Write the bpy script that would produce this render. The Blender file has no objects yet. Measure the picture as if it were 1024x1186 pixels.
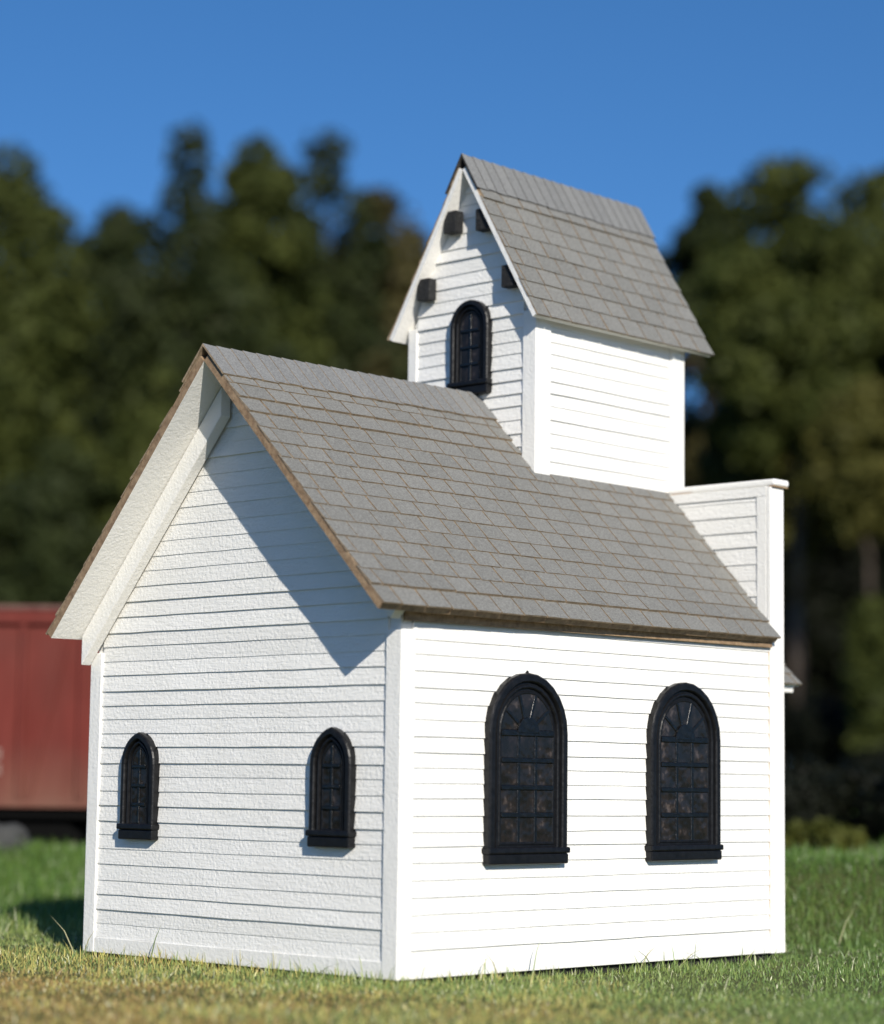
import bpy, bmesh, math, random
import numpy as np
from mathutils import Vector, Matrix

random.seed(7)
rng = np.random.default_rng(7)
SC = bpy.context.scene
COL = SC.collection

# ------------------------------------------------------------------ camera
YAW, PITCH, ROLL = 0.7621, 0.1150, 0.0128
CAM = Vector((-4.600, -4.539, 0.534))
F_PX = 2715.2                                   # focal length for a 1024 px wide picture
fw = Vector((math.cos(PITCH)*math.cos(YAW), math.cos(PITCH)*math.sin(YAW), math.sin(PITCH)))
rt0 = Vector((math.sin(YAW), -math.cos(YAW), 0))
up0 = rt0.cross(fw)
rt = rt0*math.cos(ROLL) + up0*math.sin(ROLL)
up = -rt0*math.sin(ROLL) + up0*math.cos(ROLL)
cd = bpy.data.cameras.new("camera")
cam = bpy.data.objects.new("camera", cd)
COL.objects.link(cam)
M = Matrix((rt, up, -fw)).transposed().to_4x4()
M.translation = CAM
cam.matrix_world = M
cd.sensor_fit = 'HORIZONTAL'
cd.sensor_width = 36.0
cd.lens = F_PX/1024*36.0
cd.clip_start = 0.05
cd.clip_end = 2000
cd.dof.use_dof = True
cd.dof.focus_distance = 7.05
cd.dof.aperture_fstop = 1.35
cd.dof.aperture_blades = 0
SC.camera = cam

# ------------------------------------------------------------------ light
LIGHT = Vector((0.16, 0.29, -0.175)).normalized()          # the way the sunlight travels
EL = math.asin(-LIGHT.z)
AZ = math.atan2(-LIGHT.x, -LIGHT.y)
w = bpy.data.worlds.new("World")
SC.world = w
w.use_nodes = True
nt = w.node_tree
nt.nodes.clear()
sky = nt.nodes.new("ShaderNodeTexSky")
sky.sky_type = 'NISHITA'
sky.sun_disc = False
sky.sun_elevation = EL
sky.sun_rotation = AZ
sky.altitude = 1500
sky.air_density = 1.0
sky.dust_density = 1.0
sky.ozone_density = 3.0
bg = nt.nodes.new("ShaderNodeBackground")
bg.inputs[1].default_value = 0.073
wo = nt.nodes.new("ShaderNodeOutputWorld")
wc = nt.nodes.new("ShaderNodeTexCoord")
wm = nt.nodes.new("ShaderNodeMapping")
wm.inputs['Location'].default_value = (0, 0, 0.12)      # samples the clearer blue higher up
nt.links.new(wc.outputs['Generated'], wm.inputs[0])
nt.links.new(wm.outputs[0], sky.inputs[0])
hs = nt.nodes.new("ShaderNodeHueSaturation")
hs.inputs['Saturation'].default_value = 1.24
hs.inputs['Hue'].default_value = 0.502
hs.inputs['Value'].default_value = 1.62
nt.links.new(sky.outputs[0], hs.inputs['Color'])
nt.links.new(hs.outputs[0], bg.inputs[0])
nt.links.new(bg.outputs[0], wo.inputs[0])

sl = bpy.data.lights.new("sun", 'SUN')
sl.energy = 4.8
sl.angle = math.radians(0.5)
sl.color = (1.0, 0.94, 0.84)
so = bpy.data.objects.new("sun", sl)
COL.objects.link(so)
so.rotation_euler = LIGHT.to_track_quat('-Z', 'Y').to_euler()

SC.view_settings.view_transform = 'Standard'
SC.view_settings.look = 'None'
SC.view_settings.gamma = 1
SC.view_settings.exposure = 0.25

# ------------------------------------------------------------------ materials
def new_mat(name):
    m = bpy.data.materials.new(name)
    m.use_nodes = True
    t = m.node_tree
    b = t.nodes["Principled BSDF"]
    return m, t, b

def node(t, kind, **kw):
    n = t.nodes.new(kind)
    for k, v in kw.items():
        if k.startswith('i_'):
            key = k[2:]
            n.inputs[int(key) if key.isdigit() else key].default_value = v
        else:
            setattr(n, k, v)
    return n

def coords(t, scale=(1, 1, 1), kind='Object'):
    c = node(t, "ShaderNodeTexCoord")
    mp = node(t, "ShaderNodeMapping")
    mp.inputs['Scale'].default_value = scale
    t.links.new(c.outputs[kind], mp.inputs[0])
    return mp.outputs[0]

def noise(t, vec, scale, detail=3, rough=0.55):
    n = node(t, "ShaderNodeTexNoise")
    n.inputs['Scale'].default_value = scale
    n.inputs['Detail'].default_value = detail
    n.inputs['Roughness'].default_value = rough
    t.links.new(vec, n.inputs['Vector'])
    return n.outputs[0]

def ramp(t, fac, stops):
    r = node(t, "ShaderNodeValToRGB")
    while len(r.color_ramp.elements) < len(stops):
        r.color_ramp.elements.new(0.5)
    for e, (p, c) in zip(r.color_ramp.elements, stops):
        e.position = p
        e.color = (*c, 1) if len(c) == 3 else c
    t.links.new(fac, r.inputs[0])
    return r.outputs[0]

def mix(t, fac, a, b, mode='MIX'):
    m = node(t, "ShaderNodeMix", data_type='RGBA', blend_type=mode)
    if isinstance(fac, (int, float)): m.inputs[0].default_value = fac
    else: t.links.new(fac, m.inputs[0])
    for i, v in ((6, a), (7, b)):
        if isinstance(v, tuple): m.inputs[i].default_value = (*v, 1)
        else: t.links.new(v, m.inputs[i])
    return m.outputs[2]

def math_n(t, op, a, b=0.0):
    m = node(t, "ShaderNodeMath", operation=op)
    for i, v in ((0, a), (1, b)):
        if isinstance(v, (int, float)): m.inputs[i].default_value = v
        else: t.links.new(v, m.inputs[i])
    return m.outputs[0]

def bump(t, bsdf, height, strength, dist):
    b = node(t, "ShaderNodeBump")
    b.inputs['Strength'].default_value = strength
    b.inputs['Distance'].default_value = dist
    t.links.new(height, b.inputs['Height'])
    t.links.new(b.outputs[0], bsdf.inputs['Normal'])

def white_paint(name, grain=(14, 14, 120), rough=1.0):
    m, t, b = new_mat(name)
    v = coords(t)
    vg = coords(t, grain)
    n1 = noise(t, vg, 1.0, 5, 0.6)
    n2 = noise(t, v, 95, 4, 0.6)
    n3 = noise(t, v, 5, 3)
    isl = node(t, "ShaderNodeNewGeometry").outputs['Random Per Island']
    c = ramp(t, n3, [(0.3, (0.765, 0.75, 0.705)), (0.7, (0.825, 0.81, 0.77))])
    c = mix(t, 0.35, c, ramp(t, isl, [(0, (0.73, 0.715, 0.675)), (1, (0.835, 0.82, 0.785))]))
    # a few scuffs where the wood shows
    sc = noise(t, v, 38, 4, 0.7)
    scm = ramp(t, sc, [(0.735, (0, 0, 0)), (0.76, (1, 1, 1))])
    c = mix(t, math_n(t, 'MULTIPLY', scm, 0.55), c, (0.42, 0.36, 0.29))
    t.links.new(c, b.inputs['Base Color'])
    b.inputs['Roughness'].default_value = 0.62
    b.inputs['Specular IOR Level'].default_value = 0.3
    h = math_n(t, 'ADD', math_n(t, 'MULTIPLY', n1, 0.55), math_n(t, 'MULTIPLY', n2, 0.75))
    bump(t, b, h, 0.64*rough, 0.0060)
    return m

MW = white_paint("white_clapboard_paint")
MT = white_paint("white_trim_paint", (60, 60, 18), 0.7)

def shingle_mat(name, lo, hi):
    m, t, b = new_mat(name)
    v = coords(t)
    isl = node(t, "ShaderNodeNewGeometry").outputs['Random Per Island']
    c = ramp(t, isl, [(0, lo), (1, hi)])
    f = noise(t, v, 160, 4, 0.7)
    c = mix(t, 0.5, c, ramp(t, f, [(0.36, (0.085, 0.084, 0.080)), (0.66, (0.29, 0.288, 0.27))]))
    t.links.new(c, b.inputs['Base Color'])
    b.inputs['Roughness'].default_value = 0.85
    b.inputs['Specular IOR Level'].default_value = 0.2
    bump(t, b, f, 0.5, 0.003)
    return m

MS = shingle_mat("grey_shingle", (0.150, 0.148, 0.134), (0.200, 0.196, 0.178))
MCAP = shingle_mat("ridge_shingle", (0.165, 0.169, 0.172), (0.20, 0.203, 0.203))

def wood_mat(name, a, b_, scale=60):
    m, t, b = new_mat(name)
    v = coords(t)
    f = noise(t, v, scale, 5, 0.7)
    t.links.new(ramp(t, f, [(0.3, a), (0.7, b_)]), b.inputs['Base Color'])
    b.inputs['Roughness'].default_value = 0.85
    bump(t, b, f, 0.6, 0.006)
    return m

ME = wood_mat("cut_card_edge", (0.15, 0.108, 0.066), (0.36, 0.27, 0.175))
MD = wood_mat("brown_deck_edge", (0.15, 0.09, 0.048), (0.36, 0.25, 0.15), 45)
MRAW = wood_mat("bare_wood", (0.32, 0.2, 0.11), (0.5, 0.36, 0.22), 30)
MDK = wood_mat("dark_edge", (0.015, 0.014, 0.013), (0.05, 0.045, 0.04), 60)

m, t, b = new_mat("black_window_paint")
v = coords(t)
f = noise(t, v, 55, 4, 0.6)
t.links.new(ramp(t, f, [(0.3, (0.0035, 0.0035, 0.004)), (0.75, (0.010, 0.010, 0.011))]), b.inputs['Base Color'])
b.inputs['Roughness'].default_value = 0.38
b.inputs['Specular IOR Level'].default_value = 0.25
bump(t, b, f, 0.35, 0.004)
MB_ = m

m, t, b = new_mat("glossy_black_bars")
v = coords(t); f = noise(t, v, 70, 4, 0.7)
t.links.new(ramp(t, f, [(0.5, (0.003, 0.003, 0.003)), (0.7, (0.010, 0.010, 0.010)), (0.78, (0.10, 0.10, 0.10))]), b.inputs['Base Color'])
b.inputs['Roughness'].default_value = 0.28
bump(t, b, f, 0.5, 0.004)
MBAR = m

m, t, b = new_mat("dry_brushed_black")
v = coords(t)
f = noise(t, v, 110, 5, 0.7)
t.links.new(ramp(t, f, [(0.45, (0.005, 0.005, 0.005)), (0.62, (0.018, 0.018, 0.018)), (0.74, (0.16, 0.16, 0.155))]), b.inputs['Base Color'])
b.inputs['Roughness'].default_value = 0.7
bump(t, b, f, 0.9, 0.012)
MBR = m

m, t, b = new_mat("dark_glazing")
oi = node(t, "ShaderNodeObjectInfo")
va = node(t, "ShaderNodeVectorMath", operation='ADD')
t.links.new(coords(t), va.inputs[0]); t.links.new(oi.outputs['Location'], va.inputs[1])
v = va.outputs[0]
f = noise(t, v, 26, 4, 0.6)
t.links.new(ramp(t, f, [(0.42, (0.009, 0.009, 0.009)), (0.60, (0.019, 0.016, 0.0155)), (0.73, (0.080, 0.064, 0.058))]), b.inputs['Base Color'])
b.inputs['Roughness'].default_value = 0.12
b.inputs['Specular IOR Level'].default_value = 0.22
bump(t, b, noise(t, v, 14, 2), 0.4, 0.008)
MG = m

m, t, b = new_mat("gap_shade_black")
b.inputs['Base Color'].default_value = (0.012, 0.011, 0.01, 1)  # near-black colour stands for the shade below the walls
b.inputs['Roughness'].default_value = 0.9
MBASE = m

# ------------------------------------------------------------------ mesh helpers
class MBld:
    def __init__(s): s.v = []; s.f = []; s.m = []
    def hexa(s, p, mats=0):
        """p: 8 points, 0-3 one face, 4-7 the opposite face in the same order.
        mats: int or list [face0123, face4567, side01, side12, side23, side30]"""
        o = len(s.v); s.v += [tuple(q) for q in p]
        fs = [(3, 2, 1, 0), (4, 5, 6, 7), (0, 1, 5, 4), (1, 2, 6, 5), (2, 3, 7, 6), (3, 0, 4, 7)]
        for i, q in enumerate(fs):
            s.f.append(tuple(o+k for k in q)); s.m.append(mats if isinstance(mats, int) else mats[i])
    def box(s, a, b, mat=0):
        (x0, y0, z0), (x1, y1, z1) = a, b
        s.hexa([(x0, y0, z0), (x1, y0, z0), (x1, y1, z0), (x0, y1, z0), (x0, y0, z1), (x1, y0, z1), (x1, y1, z1), (x0, y1, z1)], mat)
    def prism(s, poly, d, mat=0, mside=None):
        """poly: 3D points of a flat outline, extruded by vector d"""
        o = len(s.v); n = len(poly)
        s.v += [tuple(q) for q in poly] + [tuple(Vector(q)+Vector(d)) for q in poly]
        s.f.append(tuple(range(o, o+n))[::-1]); s.m.append(mat)
        s.f.append(tuple(range(o+n, o+2*n))); s.m.append(mat)
        for i in range(n):
            j = (i+1) % n
            s.f.append((o+i, o+j, o+n+j, o+n+i)); s.m.append(mat if mside is None else mside)
    def tube(s, a, b, r, n=12, mat=0, r2=None):
        a, b = Vector(a), Vector(b); d = (b-a).normalized(); r2 = r if r2 is None else r2
        u = d.orthogonal().normalized(); w_ = d.cross(u); o = len(s.v)
        for c, rr in ((a, r), (b, r2)):
            for k in range(n):
                q = c+(u*math.cos(2*math.pi*k/n)+w_*math.sin(2*math.pi*k/n))*rr
                s.v.append(tuple(q))
        s.f.append(tuple(range(o, o+n))[::-1]); s.m.append(mat)
        s.f.append(tuple(range(o+n, o+2*n))); s.m.append(mat)
        for k in range(n):
            j = (k+1) % n
            s.f.append((o+k, o+j, o+n+j, o+n+k)); s.m.append(mat)
    def build(s, name, mats, parent=None, bevel=0.0, smooth=False):
        me = bpy.data.meshes.new(name)
        me.from_pydata(s.v, [], s.f)
        for mm in (mats if isinstance(mats, (list, tuple)) else [mats]): me.materials.append(mm)
        me.polygons.foreach_set('material_index', s.m)
        bm = bmesh.new(); bm.from_mesh(me)
        bmesh.ops.recalc_face_normals(bm, faces=bm.faces)
        bm.to_mesh(me); bm.free()
        if smooth:
            me.polygons.foreach_set('use_smooth', [True]*len(me.polygons))
        o = bpy.data.objects.new(name, me)
        COL.objects.link(o)
        if parent: o.parent = parent
        if bevel:
            bv = o.modifiers.new("bevel", 'BEVEL'); bv.width = bevel; bv.segments = 2; bv.limit_method = 'ANGLE'
        return o

def tag(o, label=None, cat=None, group=None, kind=None):
    if label: o["label"] = label
    if cat: o["category"] = cat
    if group: o["group"] = group
    if kind: o["kind"] = kind
    return o

def empty(name, loc, rz=0):
    o = bpy.data.objects.new(name, None)
    COL.objects.link(o); o.location = loc; o.rotation_euler = (0, 0, rz)
    return o

# ------------------------------------------------------------------ terrain height
FWH = Vector((math.cos(YAW), math.sin(YAW)))
RTH = Vector((math.sin(YAW), -math.cos(YAW)))
def sstep(a, b, x):
    tt = np.clip((x-a)/(b-a), 0, 1); return tt*tt*(3-2*tt)
def ground_z(x, y):
    x = np.asarray(x, float); y = np.asarray(y, float)
    D = (x-CAM.x)*FWH.x+(y-CAM.y)*FWH.y
    S = (x-CAM.x)*RTH.x+(y-CAM.y)*RTH.y
    lf = sstep(0.3, 1.2, -S)                                   # left: flat, then a low rise where the wagon stands; right: a low bank
    z = -0.012 + (1-lf)*(0.255*sstep(8.35, 9.3, D)-0.14*sstep(9.7, 11.5, D)) + 0.15*lf*sstep(10.4, 11.7, D)
    near = sstep(9.5, 14, D)
    z = z + 0.004*np.sin(9*x+1.3)*np.sin(8*y) + near*0.03*np.sin(1.3*x+.4)*np.sin(1.1*y+2)
    z = z - 0.013*sstep(0.0, 0.6, S)*(1-sstep(8.3, 9.3, D))
    return z
def world_at(px, d, z=None):
    """point at depth d seen in picture column px (1024 px wide) - layout helper"""
    s = (px-512)/F_PX*d
    x = CAM.x+FWH.x*d+RTH.x*s; y = CAM.y+FWH.y*d+RTH.y*s
    return Vector((x, y, float(ground_z(x, y)) if z is None else z))
def height_at(py, px, d):
    return CAM.z + (593+F_PX*math.tan(PITCH)+(px-512)*ROLL-py)/F_PX*d

# ================================================================== MODEL CHURCH
W, L = 1.352, 1.782                  # width of the gable wall, length to the front face
church = empty("model_church", (0, 0, 0))
tag(church, "white clapboard model church with grey shingled roof and square tower, standing on grass", "model church")

def clapboards(mb, O, U, N, z0, z1, left, right, step, seed, mat=0, depth=(0.0030, 0.0074), back=0.006):
    r = random.Random(seed); O, U, N = Vector(O), Vector(U), Vector(N); Z = Vector((0, 0, 1))
    z = z0; k = 0
    while z < z1-0.006:
        h = step*r.uniform(0.88, 1.13)
        za, zb = z, min(z+h, z1)
        d = depth[0]+(depth[1]-depth[0])*(r.random()**1.3)
        la, ra, lb, rb = left(za), right(za), left(zb), right(zb)
        if ra-la > 0.01:
            if rb-lb < 0.004: mid = (lb+rb)/2; lb, rb = mid-0.002, mid+0.002
            n = max(1, int((ra-la)/0.12))
            # small waviness of each hand-cut board along its lower edge
            off = [r.uniform(-0.0009, 0.0009) for _ in range(n+1)]
            dd = [d*r.uniform(0.9, 1.1) for _ in range(n+1)]
            def P(u, zz, nn): return O+U*u+Z*zz+N*nn
            o = len(mb.v)
            for i in range(n+1):
                f_ = i/n
                ua = la+(ra-la)*f_; ub = lb+(rb-lb)*f_
                mb.v += [tuple(P(ua, za+off[i], -back)), tuple(P(ua, za+off[i], dd[i])), tuple(P(ub, zb+0.004, 0.0008)), tuple(P(ub, zb+0.004, -back))]
            for i in range(n):
                a = o+4*i
                for q in range(4):
                    q2 = (q+1) % 4
                    mb.f.append((a+q, a+q2, a+4+q2, a+4+q)); mb.m.append(mat)
            mb.f.append((o, o+3, o+2, o+1)); mb.m.append(mat)
            e = o+4*n
            mb.f.append((e, e+1, e+2, e+3)); mb.m.append(mat)
        z = zb; k += 1

# roof corners (undersides of the deck)
RIDGE0 = Vector((-0.160, 0.676, 1.760)); RIDGE1 = Vector((1.742, 0.676, 1.770))
EAVE_R0 = Vector((-0.160, -0.067, 0.998)); EAVE_R1 = Vector((1.716, -0.026, 1.004))
EAVE_L0 = Vector((-0.160, 1.374, 0.966)); EAVE_L1 = Vector((1.738, 1.374, 0.985))
sR = (RIDGE0.z-EAVE_R0.z)/(RIDGE0.y-EAVE_R0.y)
sL = (RIDGE0.z-EAVE_L0.z)/(EAVE_L0.y-RIDGE0.y)
def ymin(z): return max(0.0, EAVE_R0.y+(z-EAVE_R0.z)/sR)
def ymax(z): return min(W, EAVE_L0.y-(z-EAVE_L0.z)/sL)

# rear gable wall
mb = MBld()
clapboards(mb, (0, 0, 0), (0, 1, 0), (-1, 0, 0), 0.047, 1.70, lambda z: max(0.050, ymin(z)+0.012), lambda z: min(W-0.044, ymax(z)-0.012), 0.0452, 3)
mb.prism([(0.006, 0.008, 0), (0.006, W-0.008, 0), (0.006, W-0.008, 0.93), (0.006, 0.676, 1.735), (0.006, 0.008, 1.04)], (0.03, 0, 0))
gable = mb.build("gable_wall", MW, church)
mb = MBld(); mb.box((-0.0085, 0.050, 0.0), (0.006, W-0.044, 0.047)); mb.build("base_board", MT, gable, 0.002)
# side walls
mb = MBld()
clapboards(mb, (0, 0, 0), (1, 0, 0), (0, -1, 0), 0.034, 0.998, lambda z: 0.047, lambda z: 1.7145, 0.0452, 3, depth=(0.0044, 0.0076))
mb.box((0.008, 0.006, 0), (1.774, 0.04, 1.03))
side = mb.build("side_wall", MW, church)
mb = MBld(); mb.box((0.047, -0.0075, 0.0), (1.7145, 0.006, 0.034)); mb.build("base_board", MT, side, 0.002)
mb = MBld()
clapboards(mb, (0, W, 0), (1, 0, 0), (0, 1, 0), 0.034, 0.985, lambda z: 0.047, lambda z: 1.7145, 0.0452, 5)
mb.box((0.008, W-0.04, 0), (1.774, W-0.006, 0.985))
side2 = mb.build("side_wall", MW, church)
# corner boards, each an L of two butted planks
def corner(name, cx, cy, sx, sy, wx, wy, z0, z1, t=0.0105, i=0.006, mat=None):
    """outer corner at (cx,cy); the building lies towards (+sx,+sy)"""
    mb = MBld()
    def bx(x0, x1, y0, y1):
        mb.box((min(x0, x1), min(y0, y1), z0), (max(x0, x1), max(y0, y1), z1))
    bx(cx-sx*t, cx+sx*i, cy-sy*t, cy+sy*wy)
    bx(cx+sx*(i+0.0006), cx+sx*wx, cy-sy*t, cy+sy*i)
    return mb.build(name, mat or MT, church, 0.0025)
corner("corner_board", 0, 0, 1, 1, 0.0465, 0.0495, 0, 0.952)
corner("corner_board", 0, W, 1, -1, 0.0465, 0.0435, 0, 0.925)
corner("corner_board", L, W, -1, -1, 0.058, 0.05, 0, 1.522)
corner("corner_board", L, 0, -1, 1, 0.0655, 0.05, -0.002, 1.522)
# bare wood showing in the joint beside the front corner board
mb = MBld(); mb.box((1.7146, -0.0035, 0.034), (1.7163, 0.0058, 0.99)); mb.build("joint_strip", MRAW, church)

# front (false front) wall and parapet
TX0, TX1, TY0, TY1 = 1.032, 1.795, 0.4258, 0.986
mb = MBld()
clapboards(mb, (L, 0, 0), (0, 1, 0), (1, 0, 0), 0.0, 1.52, lambda z: 0.05, lambda z: W-0.05, 0.046, 11, back=0.012)
mb.box((1.752, 0.012, 0), (1.7698, W-0.012, 1.52))
front = mb.build("front_wall", MW, church)
for (ya, yb, ca) in ((0.0065, TY0-0.012, 'n'), (TY1+0.012, W-0.0065, 'f')):
    mb = MBld()
    clapboards(mb, (1.7235, 0, 0), (0, 1, 0), (-1, 0, 0), 0.95, 1.492, (lambda z: 0.0465) if ca == 'n' else (lambda z: ya), (lambda z: yb) if ca == 'n' else (lambda z: W-0.047), 0.052, 13)
    mb.box((1.7160, ya if ca == 'n' else ya, 1.492), (1.7515, yb, 1.524))       # plain strip under the coping
    mb.build("parapet_back", MW, church)
    mb = MBld()
    if ca == 'n': mb.box((1.7168, 0.0066, 0.99), (1.7512, 0.046, 1.4915))
    else: mb.box((1.7168, W-0.046, 0.99), (1.7512, W-0.0066, 1.4915))
    mb.build("corner_board", MT, church, 0.002)
    mb = MBld()
    y0, y1 = (-0.024, TY0-0.004) if ca == 'n' else (TY1+0.004, W+0.024)
    mb.box((1.722, y0, 1.526), (1.806, y1, 1.549))
    cap = mb.build("parapet_cap", MT, church, 0.007)
    mb = MBld()
    mb.box((1.722, y0+0.004, 1.5225), (1.804, y0+0.022, 1.5255))
    mb.build("bare_patch", MRAW, cap)
    mb = MBld(); mb.box((1.717, y1-0.1, 1.5225), (1.733, y1-0.006, 1.5255)); mb.build("bare_patch", MRAW, cap)

# added slab, painted near-black as the shade in the gap under the walls
mb = MBld(); mb.box((0.012, 0.012, -0.05), (1.7690, W-0.012, 0.0)); mb.build("gap_shade_slab", MBASE, church)

# ---- roofs
def bil(c, s, t_):      # c: eave0, eave1, ridge0, ridge1
    return (c[0]*(1-s)+c[1]*s)*(1-t_)+(c[2]*(1-s)+c[3]*s)*t_

def roof_slope(mb, c, deck, expo, shw, seed, tmax=1.0, skip=None, md=(0, 1, 2, 3)):
    """deck slab + one wedge per shingle. material slots: 0 soffit, 1 deck edge, 2 shingle, 3 shingle edge"""
    r = random.Random(seed)
    n = (c[1]-c[0]).cross(c[2]-c[0]).normalized()
    if n.z < 0: n = -n
    Ls = ((c[1]-c[0]).length+(c[3]-c[2]).length)/2
    Lt = ((c[2]-c[0]).length+(c[3]-c[1]).length)/2
    # deck: underside, top, four edges
    gs, gt = 8, 8; o = len(mb.v)
    for lay in (0, deck):
        for i in range(gs+1):
            for j in range(gt+1): mb.v.append(tuple(bil(c, i/gs, j/gt)+n*lay))
    N_ = (gs+1)*(gt+1)
    def ix(i, j, l): return o+l*N_+i*(gt+1)+j
    for i in range(gs):
        for j in range(gt):
            for l, mm in ((0, 0), (1, 3)):
                mb.f.append((ix(i, j, l), ix(i+1, j, l), ix(i+1, j+1, l), ix(i, j+1, l))); mb.m.append(mm)
    for i in range(gs):
        for j in (0, gt): mb.f.append((ix(i, j, 0), ix(i+1, j, 0), ix(i+1, j, 1), ix(i, j, 1))); mb.m.append(1)
    for j in range(gt):
        for i in (0, gs): mb.f.append((ix(i, j, 0), ix(i, j+1, 0), ix(i, j+1, 1), ix(i, j, 1))); mb.m.append(1)
    nc = int(round(Lt*tmax/expo)); e = Lt*tmax/nc
    for i in range(nc):
        t0 = i*e/Lt - (0.006/Lt if i == 0 else 0); t1 = min(1.0, ((i+1)*e+0.012)/Lt)
        x = -r.uniform(0.15, 0.95)*shw if i else -0.3*shw
        thick = r.uniform(0.0052, 0.0070)
        if r.random() < 0.08: thick += 0.0035
        while x < Ls:
            wv = shw*r.uniform(0.94, 1.06)
            if r.random() < 0.05: wv *= 0.6
            a, b_ = max(x, -0.004), min(x+wv, Ls+0.002)
            x += wv
            if b_-a < 0.012: continue
            g = 0.0034 if r.random() < 0.72 else 0.0019
            s0, s1 = (a+g)/Ls, (b_-g)/Ls
            j0, j1 = r.uniform(-0.0014, 0.0014)/Lt, r.uniform(-0.0014, 0.0014)/Lt
            if skip and skip((s0+s1)/2, t0): continue
            lift = r.uniform(0, 0.0016)
            A, B = bil(c, s0, t0+j0), bil(c, s1, t0+j1)
            C_, D = bil(c, s1, t1), bil(c, s0, t1)
            lo = n*(deck+0.0005)
            hi0 = n*(deck+thick+lift); hi1 = n*(deck+0.0022)
            mb.hexa([A+lo, B+lo, C_+lo, D+lo, A+hi0, B+hi0, C_+hi1, D+hi1], [3, 2, 3, 3, 3, 3])
    return n

def ridge_cap(mb, cA, cB, deckA, x0, x1, step, drop, seed):
    """folded shingles over the ridge; cA and cB are the two slopes' corners"""
    r = random.Random(seed)
    pr = []
    for c in (cA, cB):
        n = (c[1]-c[0]).cross(c[2]-c[0]).normalized()
        if n.z < 0: n = -n
        pr.append(n)
    X0, X1 = cA[2].x, cA[3].x
    x = x0
    # apex line of the upper faces
    nA, nB = pr
    k = 1/(1+nA.dot(nB))
    while x < x1-0.004:
        xe = min(x+step*r.uniform(0.9, 1.1), x1)
        for c in (cA, cB):
            n = nA if c is cA else nB
            dn = (c[0]-c[2]); dn.x = 0; dn.normalize()
            dr = drop*r.uniform(0.97, 1.03)
            def R(xx): return c[2].lerp(c[3], (xx-X0)/(X1-X0))
            def ap(xx, h): return R(xx)+(nA+nB)*(k*h)
            xl = x+step*0.22 if xe+step*0.22 < x1 else x
            h0, h1 = deckA+0.0118, deckA+0.0095
            P = [ap(x, h0-0.006), ap(xe+0.01, h1-0.006), R(xe+0.01)+dn*dr+n*(h1-0.006), R(x)+dn*dr+n*(h0-0.006),
                 ap(x, h0), ap(xe+0.01, h1), R(xe+0.01)+dn*dr+n*h1, R(x)+dn*dr+n*h0]
            mb.hexa(P, [1, 0, 1, 1, 1, 1])
        x = xe

cR = (EAVE_R0, EAVE_R1, RIDGE0, RIDGE1)
cL = (EAVE_L0, EAVE_L1, RIDGE0, RIDGE1)
mb = MBld(); roof_slope(mb, cR, 0.024, 0.0650, 0.100, 21)
roof_slope(mb, cL, 0.024, 0.0650, 0.100, 22)
roof = mb.build("roof", [MT, MD, MS, ME], church)
mb = MBld(); ridge_cap(mb, cR, cL, 0.024, -0.166, TX0-0.012, 0.052, 0.098, 5)
mb.build("ridge_cap", [MCAP, ME], roof)

# frieze battens under the rear rake, following both slopes, with square ends
def batten(name, c, x0, x1, w_, th, t0, t1, gap=0.002):
    n = (c[1]-c[0]).cross(c[2]-c[0]).normalized()
    if n.z < 0: n = -n
    a = c[0].copy(); b_ = c[2].copy(); d = (b_-a); d.x = 0
    p0 = a+d*t0-n*gap; p1 = a+d*t1-n*gap
    mb = MBld()
    q = []
    for p in (p0, p1):
        for xx, hh in ((x0, 0), (x1, 0), (x1, -w_), (x0, -w_)):
            q.append(Vector((xx, p.y, p.z))+n*hh)
    mb.hexa(q)
    return mb.build(name, MT, church, 0.003)
batten("rake_batten", cR, -0.050, -0.0125, 0.056, 0.05, 0.030, 0.935)
zl = lambda y: EAVE_L0.z+(EAVE_L0.y-y)*sL-0.003
drop_ = 0.060*math.sqrt(1+sL*sL)
mb = MBld(); mb.prism([(-0.050, 1.362, zl(1.362)), (-0.050, 1.362, zl(1.362)-drop_), (-0.050, 0.722, zl(0.722)-drop_), (-0.050, 0.722, zl(0.722))], (0.0375, 0, 0))
mb.build("rake_batten", MT, church, 0.003)
# bare brown fascia strip under the side eave
mb = MBld()
mb.prism([(-0.004, -0.0195, 0.978), (1.712, -0.0195, 0.988), (1.712, -0.0195, 1.030), (-0.004, -0.0195, 1.030)], (0, 0.0085, 0))
mb.build("eave_strip", MD, church)

# ---- tower
mb = MBld()
TE_Z = 2.030; TR_Z = 2.592; TYC = 0.706; TOV0, TOV1 = 0.973, 1.904; TE0, TE1 = 0.387, 1.024
sTR = (TR_Z-TE_Z)/(TYC-TE0); sTL = (TR_Z-TE_Z)/(TE1-TYC)
def tmin(z): return max(TY0, TE0+(z-TE_Z)/sTR)
def tmax_(z): return min(TY1, TE1-(z-TE_Z)/sTL)
for ox, nx, sd in ((TX0, -1, 31), (TX1, 1, 32)):
    clapboards(mb, (ox, 0, 0), (0, 1, 0), (nx, 0, 0), 1.36 if nx < 0 else 1.54, 2.55, lambda z: max(TY0+0.048, tmin(z)+0.008), lambda z: min(TY1-0.03, tmax_(z)-0.008), 0.0445, sd, depth=(0.004, 0.0092))
clapboards(mb, (0, TY0, 0), (1, 0, 0), (0, -1, 0), 1.40, 2.075, lambda z: TX0+0.066, lambda z: TX1-0.062, 0.0445, 33, depth=(0.0044, 0.0076))
clapboards(mb, (0, TY1, 0), (1, 0, 0), (0, 1, 0), 1.36, 2.075, lambda z: TX0+0.066, lambda z: TX1-0.062, 0.0445, 34)
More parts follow.
